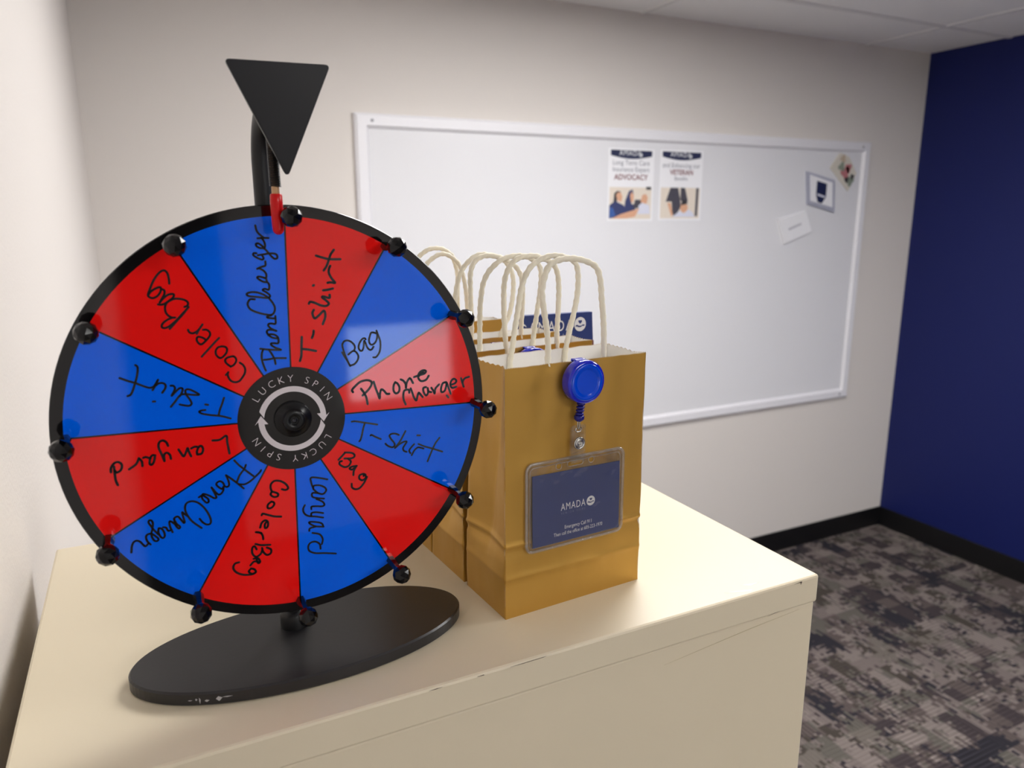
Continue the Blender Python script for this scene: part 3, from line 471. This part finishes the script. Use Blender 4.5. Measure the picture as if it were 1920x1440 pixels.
# pegs round the rim
PEG = mat('black_faceted_plastic', (5, 5, 7), .07, spec=.4)
bm = bmesh.new(); bmesh.ops.create_icosphere(bm, subdivisions=2, radius=.0067); bm.verts.ensure_lookup_table()
icv = [v.co.copy() for v in bm.verts]; icf = [tuple(v.index for v in f.verts) for f in bm.faces]; bm.free()
for k in range(12):
    a = math.radians(28.5+30*k); o = W3((RP*math.cos(a), RP*math.sin(a)))
    mb = MB(); mb.lathe([(.0034, -.0005), (.0034, .006), (.0029, .012), (.0029, .0205)], o, WN, WX, 6, smooth=False); pg = mb.build('peg', PEG, pw)
    mb = MB(); R = Matrix.Rotation(a*1.7, 3, WN); mb.add([o+WN*PH+R @ v for v in icv], icf); mb.build('peg_ball', PEG, pg)
# hub label with arrows and ring of lettering
mb = MB(); mb.lathe([(RH, -.0001), (RH, .0004)], WC, WN, WX, 96); hub = mb.build('hub_label', BLK, pw)
HW = mat('hub_white_print', (222, 214, 218), .3)
def arc_arrow(a_tail, a_head, ri, ro):
    """clockwise arrow band from a_tail down to a_head (degrees)"""
    out = []; N = 40
    for k in range(N+1): a = math.radians(a_tail-3.5+(a_head+10-a_tail)*k/N+0); out.append((ro*math.cos(a), ro*math.sin(a)))
    rm = (ri+ro)/2
    for r, a in ((ro+.0024, a_head+11), (rm+.0004, a_head-5), (ri-.0024, a_head+13)): out.append((r*math.cos(math.radians(a)), r*math.sin(math.radians(a))))
    for k in range(N, -1, -1): a = math.radians(a_tail+7+(a_head+5-a_tail)*k/N); out.append((ri*math.cos(a), ri*math.sin(a)))
    return out
for off in (0, 180):
    mb = MB(); put(mb, flat_geo([arc_arrow(165+off, -7+off, .0187, .0224)]), WC, WX, WZ, 0, .0005, WN); mb.build('spin_arrow', HW, hub)
    mb = MB()
    for ch, ang in zip('LUCKYSPIN', (145, 131, 116, 102.5, 89.5, 66.5, 54, 41.5, 28)):
        a = math.radians(ang+off); rr = .0254
        ey = WX*math.cos(a)+WZ*math.sin(a); ex = WX*math.sin(a)-WZ*math.cos(a)
        put(mb, text_geo(ch, .0069, 1, -.00013), WC+ey*rr, ex, ey, 0, .0005, WN)
    mb.build('hub_lettering', HW, hub)
mb = MB(); mb.lathe([(.0124, .0004), (.0124, .0016), (.0117, .0024), (.0078, .0026), (.0074, .0058), (.0066, .0068), (.0030, .0070), (.0026, .0058)], WC, WN, WX, 48); mb.build('hub_cap', mat('black_satin_plastic', (8, 8, 10), .3, spec=.35), pw)
mb = MB(); mb.lathe([(.0020, .0055), (.0020, .0064), (.0009, .0069)], WC, WN, WX, 6, smooth=False); mb.build('hub_bolt', mat('dark_steel', (60, 60, 64), .2, .9), pw)
# pointer plate and flapper
mb = MB(); py = .0400
tri = [(-.4668, .4014), (-.4072, .4026), (-.4362, .3372)]
pts = []
for i in range(3):
    A, B_, D = Vector(tri[i-1]), Vector(tri[i]), Vector(tri[(i+1) % 3])
    r = .0022; e1 = (A-B_).normalized(); e2 = (D-B_).normalized(); ang = e1.angle(e2); tl = r/math.tan(ang/2)
    p0, p1 = B_+e1*tl, B_+e2*tl
    for k in range(7):
        t = k/6; q = (1-t)**2*p0+2*t*(1-t)*B_+t*t*p1; pts.append(Vector((q[0], py, q[1]+ZO)))
mb.prism(pts, Vector((0,1,0)), .0030); mb.build('pointer_plate', mat('black_matte_plastic', (24, 24, 28), .35, spec=.28), pw, bevel=.0006)
mb = MB(); mb.lathe([(.0062, 0), (.0062, .012)], (PX+.0012, .043, ZO+.380), (0,1,0), (1,0,0), 20); mb.build('plate_boss', BLKP, pw)
fx0, fx1 = -.4417, -.4414; fy = .0545
mb = MB(); mb.tube([(fx0, fy, ZO+.378), (fx0, fy, ZO+.352), (fx1, fy, ZO+.327)], .0024, 12); fl = mb.build('flapper_rod', mat('brass_rod', (190, 150, 110), .35, .6), pw)
mb = MB(); hp = []
turns, seg = 34, 12
for i in range(turns*seg+1):
    t = i/(turns*seg); a = 2*math.pi*i/seg; z = .3665-(.3665-.3330)*t; hp.append((fx0+.0003*t+.0031*math.cos(a), fy+.0031*math.sin(a), ZO+z))
mb.tube(hp, .00046, 5); mb.build('flapper_spring', mat('black_spring_steel', (20, 20, 22), .25, .6), pw)
mb = MB(); prof = [(.0030, 0), (.0037, -.001), (.0038, -.006), (.0036, -.018), (.0034, -.0212)]+[(.0034*math.cos(math.radians(15*k)), -.0212-.0034*math.sin(math.radians(15*k))) for k in range(1, 6)]
mb.lathe(prof, (fx1, fy, ZO+.3287), (0,0,1), (1,0,0), 24); mb.build('flapper_tip', mat('red_rubber', (205, 8, 12), .25, spec=.3), pw)

# ------------------------------------------------------------------ gold paper gift bags
BAGO = Vector((-.2862, .0565, ZO)); BYAW = .0696; BW, BD, BH2 = .135, .0675, .2042
def gold_paper():
    m = mat('gold_paper', (194, 149, 66), .42, .5, spec=.5); nt = m.node_tree; b = nt.nodes['Principled BSDF']
    tc = nt.nodes.new('ShaderNodeNewGeometry'); mp = nt.nodes.new('ShaderNodeMapping'); mp.inputs['Scale'].default_value = (60, 60, 3)
    n = nt.nodes.new('ShaderNodeTexNoise'); n.inputs['Scale'].default_value = 1; n.inputs['Detail'].default_value = 3
    n2 = nt.nodes.new('ShaderNodeTexNoise'); n2.inputs['Scale'].default_value = 28; n2.inputs['Detail'].default_value = 2
    mr = nt.nodes.new('ShaderNodeMapRange'); mr.inputs[1].default_value = .3; mr.inputs[2].default_value = .7; mr.inputs[3].default_value = .36; mr.inputs[4].default_value = .5
    bp = nt.nodes.new('ShaderNodeBump'); bp.inputs['Strength'].default_value = .35; bp.inputs['Distance'].default_value = .003
    L = nt.links.new
    L(tc.outputs['Position'], mp.inputs[0]); L(mp.outputs[0], n.inputs['Vector']); L(n.outputs['Fac'], mr.inputs[0]); L(mr.outputs[0], b.inputs['Roughness'])
    L(tc.outputs['Position'], n2.inputs['Vector']); L(n2.outputs['Fac'], bp.inputs['Height']); L(bp.outputs['Normal'], b.inputs['Normal'])
    return m
GOLD = gold_paper(); LINING = mat('white_paper_lining', (252, 249, 244), .7, bump=(60, .15, .002)); CORD = mat('cream_paper_cord', (250, 242, 220), .75, bump=(700, .3, .0006))
def sm(a, b, x): t = min(1, max(0, (x-a)/(b-a))); return t*t*(3-2*t)
def bag_shell(ftop, btop, seed, inset):
    """closed wall of a folded-bottom paper bag with side gussets; rows of z, columns around the rim"""
    NF = 190; NG = 26; zs = [0, .004, .012, .020, .027, .031, .033, .0345, .036, .040, .046, .052, .056, .0585, .0600, .0615, .0630, .0645, .067, .072, .08, .09, .10, .11, .12, .13, .14, .15, .16, .17, .18, .19, .196, .2000, BH2-.0008, BH2]
    V = []; rows = len(zs)
    for ri, z in enumerate(zs):
        h = z/BH2; yf = ftop*sm(.15, 1, h); yb_ = BD+(btop-BD)*sm(.15, 1, h)
        g = .0065*sm(.030, .075, z)*(1-.35*sm(.10, .2, z)); yfold = yf+(yb_-yf)*(.5-.32*sm(.05, .2, z))
        loop = []
        for k in range(NF): loop.append((BW*k/NF, yf, 0, -1))
        for k in range(NG):
            t = k/NG
            loop.append((BW-g*t*2, yf+(yfold-yf)*t*2, 1, 0) if t < .5 else (BW-g*(2-2*t), yfold+(yb_-yfold)*(2*t-1), 1, 0))
        for k in range(NF): loop.append((BW*(1-k/NF), yb_, 0, 1))
        for k in range(NG):
            t = k/NG
            loop.append((g*t*2, yb_+(yfold-yb_)*t*2, -1, 0) if t < .5 else (g*(2-2*t), yfold+(yf-yfold)*(2*t-1), -1, 0))
        for ci, (x, y, nx, ny) in enumerate(loop):
            u = x/BW; mid = math.sin(math.pi*min(1, max(0, u)))
            d = .0011*math.exp(-((z-.0610-.001*math.sin(9*u+seed))/.0016)**2) - .0009*math.exp(-((z-.0565)/.003)**2)
            d += .0010*math.exp(-((z-.0345+.002*u)/.002)**2)*(1 if ny else .6)
            d += .0012*mid*math.sin(math.pi*h)*(1 if ny else .5)
            d += .0011*noise.noise((x*38+seed*7, z*30, y*30+seed))*min(1, z/.02)
            zz = z
            if ri >= rows-1: zz = z+(.0009 if ci % 2 else -.0002)+.0006*noise.noise((x*90, seed*3.1, y*60))
            if inset: d -= .0004
            V.append((x+nx*d, y+ny*d, zz if not inset else (zz if z > 0 else .0006)))
    n = 2*(NF+NG); F = [(r*n+k, r*n+(k+1) % n, (r+1)*n+(k+1) % n, (r+1)*n+k) for r in range(rows-1) for k in range(n)]
    mb = MB(); mb.add(V, F, 0, True); mb.add(V[:n], [tuple(range(n-1, -1, -1))]); return mb
HAND = [[0.003,[[0.0398,0.2057],[0.0393,0.2202],[0.0372,0.2341],[0.0347,0.2477],[0.0336,0.2572],[0.0341,0.2638],[0.0368,0.2722],[0.0407,0.2787],[0.0471,0.2821],[0.0551,0.2835],[0.0616,0.2836],[0.0699,0.2824],[0.0784,0.2797],[0.0836,0.2765],[0.0867,0.2709],[0.0883,0.2619],[0.089,0.2514],[0.0907,0.2372],[0.0921,0.2228],[0.0933,0.2054]]],[0.051,[[0.0345,0.199],[0.0362,0.2099],[0.038,0.2245],[0.0405,0.2389],[0.0439,0.2567],[0.0481,0.2673],[0.054,0.2749],[0.0616,0.2797],[0.0685,0.2823],[0.0772,0.2832],[0.0861,0.2822],[0.0942,0.2794],[0.0988,0.2756],[0.1003,0.2696],[0.1005,0.2614],[0.0993,0.2494],[0.0968,0.2374],[0.0934,0.224],[0.0904,0.2104],[0.0888,0.1975]]],[0.0755,[[0.0453,0.2024],[0.0445,0.217],[0.0441,0.2322],[0.0439,0.2473],[0.044,0.2584],[0.0456,0.2672],[0.0499,0.2752],[0.056,0.2801],[0.0629,0.2818],[0.0736,0.2819],[0.0826,0.2793],[0.0899,0.2761],[0.0945,0.2721],[0.0979,0.2644],[0.0994,0.2535],[0.0995,0.2441],[0.0988,0.2285],[0.0973,0.2127],[0.0971,0.2016]]],[0.1065,[[0.0359,0.2001],[0.0365,0.2151],[0.0371,0.2269],[0.0377,0.2386],[0.0392,0.2501],[0.041,0.2585],[0.0446,0.2661],[0.05,0.272],[0.0581,0.2779],[0.0617,0.2789],[0.0671,0.2803],[0.0744,0.2809],[0.0818,0.2803],[0.0892,0.2777],[0.0958,0.274],[0.0992,0.2687],[0.1005,0.2614],[0.1003,0.2534],[0.0989,0.2413],[0.097,0.2317],[0.0947,0.2195],[0.0924,0.209],[0.0905,0.198]]],[0.135,[[0.0419,0.2151],[0.0413,0.2314],[0.041,0.2436],[0.041,0.2548],[0.0414,0.2636],[0.0438,0.2714],[0.0484,0.2768],[0.0557,0.2798],[0.063,0.28],[0.0714,0.2786],[0.0789,0.2759],[0.0865,0.2716],[0.0913,0.2665],[0.0947,0.2598],[0.0961,0.2489],[0.0957,0.2322],[0.095,0.2153],[0.095,0.199]]],[0.164,[[0.0377,0.2244],[0.04,0.2427],[0.042,0.2526],[0.0445,0.26],[0.0493,0.268],[0.055,0.2736],[0.0617,0.278],[0.0693,0.2798],[0.0789,0.2789],[0.0886,0.276],[0.0955,0.2715],[0.1005,0.2645],[0.1029,0.2558],[0.1029,0.2463],[0.1014,0.2333],[0.0983,0.2203],[0.0942,0.2118],[0.0901,0.1998]]],[0.243,[[0.0373,0.2023],[0.0372,0.2167],[0.0375,0.2263],[0.0384,0.2386],[0.0403,0.25],[0.0433,0.2595],[0.0473,0.267],[0.0534,0.2723],[0.0615,0.2766],[0.0695,0.2766],[0.0776,0.2723],[0.0837,0.267],[0.0877,0.2595],[0.0907,0.25],[0.0926,0.2386],[0.0935,0.2263],[0.0938,0.2167],[0.0937,0.2023]]],[0.26,[[0.0401,0.2054],[0.04,0.2209],[0.0398,0.2315],[0.0393,0.244],[0.0402,0.2564],[0.0431,0.267],[0.0461,0.2736],[0.0513,0.278],[0.0595,0.2819],[0.0715,0.2819],[0.0797,0.278],[0.0849,0.2736],[0.0879,0.267],[0.0908,0.2564],[0.0917,0.244],[0.0912,0.2315],[0.091,0.2209],[0.0909,0.2054]]]]
BAGS = [(0, 0, .053, 'front gold paper bag with a blue badge reel and clear badge holder on it'), (.0735, .001, .0345, 'second gold paper bag, directly behind the front bag with the badge'),
        (.1425, -.0095, .0235, 'third gold paper bag, between the second bag and the rearmost one'), (.2235, .018, .039, 'rearmost gold paper bag, partly hidden behind the prize wheel')]
ey_b = Vector((-math.sin(BYAW), math.cos(BYAW), 0))
bag_objs = []
for i, (oy, ft, bt, lab) in enumerate(BAGS):
    t = thing('gift_bag', lab, 'paper bag', BAGO+ey_b*oy, 'gold paper bags in a row on the cabinet', BYAW)
    bag_objs.append(t)
    bag_shell(ft, bt, i+1, False).build('bag_body', GOLD, t); bag_shell(ft, bt, i+1, True).build('bag_lining', LINING, t)
    for ly, pts in HAND[2*i:2*i+2]:
        y = ly-oy; xl, zl = pts[0]; xr, zr = pts[-1]
        P = [(xl+.0005, y, .172)]+([(xl, y, .19)] if zl > .196 else [])+[(x, y+.004*math.sin(max(0, (z-.2)/.08)*math.pi)*(1 if i % 2 else -1)*.5, z) for x, z in pts]+([(xr, y, .19)] if zr > .196 else [])+[(xr-.0005, y, .172)]
        mb = MB(); mb.tube(catmull(P, 5), .0023, 10, twist=900, lobes=.13); mb.build('handle', CORD, t)

# ------------------------------------------------------------------ badge reel with clear holder, hung on each bag
RBLUE = mat('blue_translucent_plastic', (10, 32, 200), .08, spec=.6, coat=.3); RFACE = mat('blue_gloss_disc', (0, 70, 215), .10, spec=.5); STEEL = mat('bright_steel', (190, 188, 184), .18, .95)
VINYL = clear_mat('clear_vinyl', (.96, .955, .945, 1), .0, .025); VEDGE = clear_mat('clear_vinyl_edge', (.90, .89, .87, 1), .10, .12); NAVYC = mat('navy_card_stock', (42, 60, 122), .4); CARDT = mat('white_card_print', (240, 241, 245), .4)
bx, by, bn = Vector((1,0,0)), Vector((0,0,1)), Vector((0,-1,0))
def make_badge(label, oy, full, dz=0):
    t = thing('badge_reel', label, 'badge reel', BAGO+ey_b*oy, 'badge reels clipped to the gold bags', BYAW)
    rc = Vector((.0660, -.0030, .1895+dz)); R = .0172
    mb = MB(); mb.lathe([(R*.96, 0), (R, .001), (R, .0085), (R*.97, .0097), (R*.86, .0100)], rc, bn, bx, 48); case = mb.build('reel_case', RBLUE, t)
    mb = MB(); mb.lathe([(R*.86, .0099), (R*.86, .0105), (R*.80, .0109), (R*.62, .0109), (R*.58, .0104), (R*.56, .0104)], rc, bn, bx, 48); mb.build('reel_disc', RFACE, case)
    mb = MB(); mb.box((.061, -.0036, .186+dz), (.071, -.0016, .2062+dz)); mb.box((.061, -.0036, .2053+dz), (.071, .0024, .2064+dz)); mb.box((.061, .0012, .190+dz), (.071, .0024, .2060+dz)); mb.build('belt_clip', RBLUE, t, bevel=.0005)
    if not full: return t
    mb = MB()
    for k in range(4): mb.lathe([(.0026, 0), (.0034, .0006), (.0034, .0016), (.0026, .0022)], (rc.x-.001-.0004*k, -.007, .1725-.0026*k), (0,0,-1), bx, 20)
    mb.lathe([(.0034, 0), (.0042, .001), (.0040, .0035), (.0022, .005)], (rc.x-.0026, -.007, .1625), (0,0,-1), bx, 20); mb.build('reel_neck', mat('dark_blue_plastic', (14, 18, 120), .15), case)
    mb = MB(); x0 = .0632
    mb.tube([(x0-.0013, -.0065, .1605), (x0-.0010, -.0068, .158), (x0-.0008, -.0068, .1525), (x0, -.0066, .1508), (x0+.0008, -.0068, .1525), (x0+.0010, -.0068, .158), (x0+.0013, -.0065, .1605), (x0, -.0062, .1622)], .0006, 8, closed=True)
    mb.tube([(x0-.0022, -.0066, .1520), (x0-.0028, -.0066, .1505), (x0-.0018, -.0066, .1488), (x0+.0018, -.0066, .1488), (x0+.0028, -.0066, .1505), (x0+.0022, -.0066, .1520)], .0006, 8); mb.build('wire_loop', STEEL, t)
    mb = MB(); sx0, sx1 = .0570, .0705
    for y, z0, z1 in ((-.0062, .1235, .1545), (-.0040, .1235, .1530)):
        g = flat_geo([rrect(sx0, z0, sx1, z1, .0018)], .00025); put(mb, g, (0, y, 0), bx, by, 0, 0, bn)
    mb.tube([(sx0, -.0062, .1235), (sx1, -.0062, .1235)], .0005, 6); mb.tube([(sx0, -.0062, .1500), (sx1, -.0062, .1520)], .0004, 6); mb.tube([(sx0, -.0062, .1312), (sx1, -.0062, .1325)], .0004, 6)
    st = mb.build('strap', VINYL, t)
    mb = MB(); mb.lathe([(.0052, 0), (.0052, .0010), (.0046, .0016), (.0040, .0010), (.0034, .0010), (.0030, .0016), (.0022, .0016), (.0018, .0009), (.0012, .0009), (.0010, .0018), (.0004, .0020)], (.0641, -.0064, .1392), bn, bx, 32); mb.build('snap_button', STEEL, st)
    # holder: front and back sheets with punched slot and holes, bead round the edge
    x0, x1, z0, z1 = .0178, .1125, .0535, .1270
    def bend(p): return p
    slot = rrect(.0560, .1195, .0715, .1240, .0022); h1, h2 = circ(.0478, .1215, .0028, 18), circ(.0795, .1220, .0028, 18)
    mb = MB()
    for y in (-.0034, -.0012):
        put(mb, flat_geo([rrect(x0, z0, x1, z1, .006), slot, h1, h2], .0002), (0, y, 0), bx, by, 0, 0, bn)
    ho = mb.build('badge_holder', VINYL, t)
    mb = MB()
    for L, r in ((rrect(x0, z0, x1, z1, .006, 8), .0013), (rrect(x0+.0032, z0+.0032, x1-.0032, z1-.0032, .004, 8), .0004), (slot, .0004), (h1, .0004), (h2, .0004)):
        mb.tube([(p[0], -.0024, p[1]) for p in L], r, 8, closed=True)
    mb.build('holder_seam', VEDGE, ho)
    mb = MB(); mb.prism([Vector((x, -.0021, z)) for x, z in ((.0236, .0567), (.1098, .0562), (.1086, .1158), (.0230, .1172))], bn, .0006); card = mb.build('insert_card', NAVYC, t)
    mb = MB(); L = .00015; y = -.0027
    put(mb, fit_text('AMADA', .0500, .0742, .0060, 1.15), (0, y, .0834), bx, by, 0, L, bn); put(mb, fit_text('SENIOR CARE', .0503, .0740, .0018, 1.9), (0, y, .0800), bx, by, 2, L, bn)
    logo(mb, Vector((.0796, y, .0864)), bx, by, .0042, bn, 0, 1, L)
    put(mb, fit_text('Emergency Call 911', .0540, .0808, .0030), (0, y, .0672), bx, by, 0, L, bn); put(mb, fit_text('Then call the office at 605-223-1970', .0434, .0920, .0030), (0, y, .0622), bx, by, 0, L, bn)
    mb.build('card_lettering', [CARDT, NAVYC, mat('faint_card_print', (120, 130, 165), .4)], card)
    return t
make_badge('round blue badge reel with a clear holder and navy card on the front bag', 0, True)
make_badge('blue badge reel peeking over the rim of the second gold bag', BAGS[1][0], False, -.0015)
make_badge('blue badge reel almost hidden on the third gold bag', BAGS[2][0]-.0095, False, -.006)

# ------------------------------------------------------------------ navy brochures standing behind the bags
bt = thing('brochure_stack', 'navy brochure with white lettering standing upright behind the gold bags', 'brochure', BAGO+ey_b*.245, None, BYAW)
W0, W1, HZ = .1610, .2600, .2050
mb = MB(); mb.prism([Vector((W0, 0, .0003)), Vector((W1+.012, 0, .0003)), Vector((W1, 0, HZ-.001)), Vector((W0, 0, HZ+.0005))], Vector((0,1,0)), .008); mb.build('brochure_cover', NAVYC, bt)
mb = MB(); mb.prism([Vector((W0, -.0002, .0004)), Vector((W1+.012, -.0002, .0004)), Vector((W1+.0028, -.0002, .1700)), Vector((W0, -.0002, .1660))], bn, .0002); mb.build('photo_band', mat('brick_photo_print', (116, 62, 58), .5), bt)
mb = MB(); put(mb, fit_text('AMADA', .1715, .2322, .0125, 1.22), (0, -.0004, .1845), bx, by, 0, .0002, bn); put(mb, fit_text('SENIOR CARE', .1720, .2315, .0034, 2.0), (0, -.0004, .1780), bx, by, 1, .0002, bn)
put(mb, flat_geo([[(.1612, .1955), (.1640, .1968), (.1668, .1952), (.1686, .1922), (.1662, .1938), (.1638, .1944), (.1612, .1936)]]), (0, -.0004, 0), bx, by, 0, .0002, bn)
logo(mb, Vector((.2424, -.0004, .1906)), bx, by, .0084, bn, 0, 2, .0002)
mb.build('cover_lettering', [CARDT, mat('faint_cover_print', (150, 158, 185), .4), NAVYC], bt)
for o in list(C.objects):
    if '_w' in o: del o['_w']
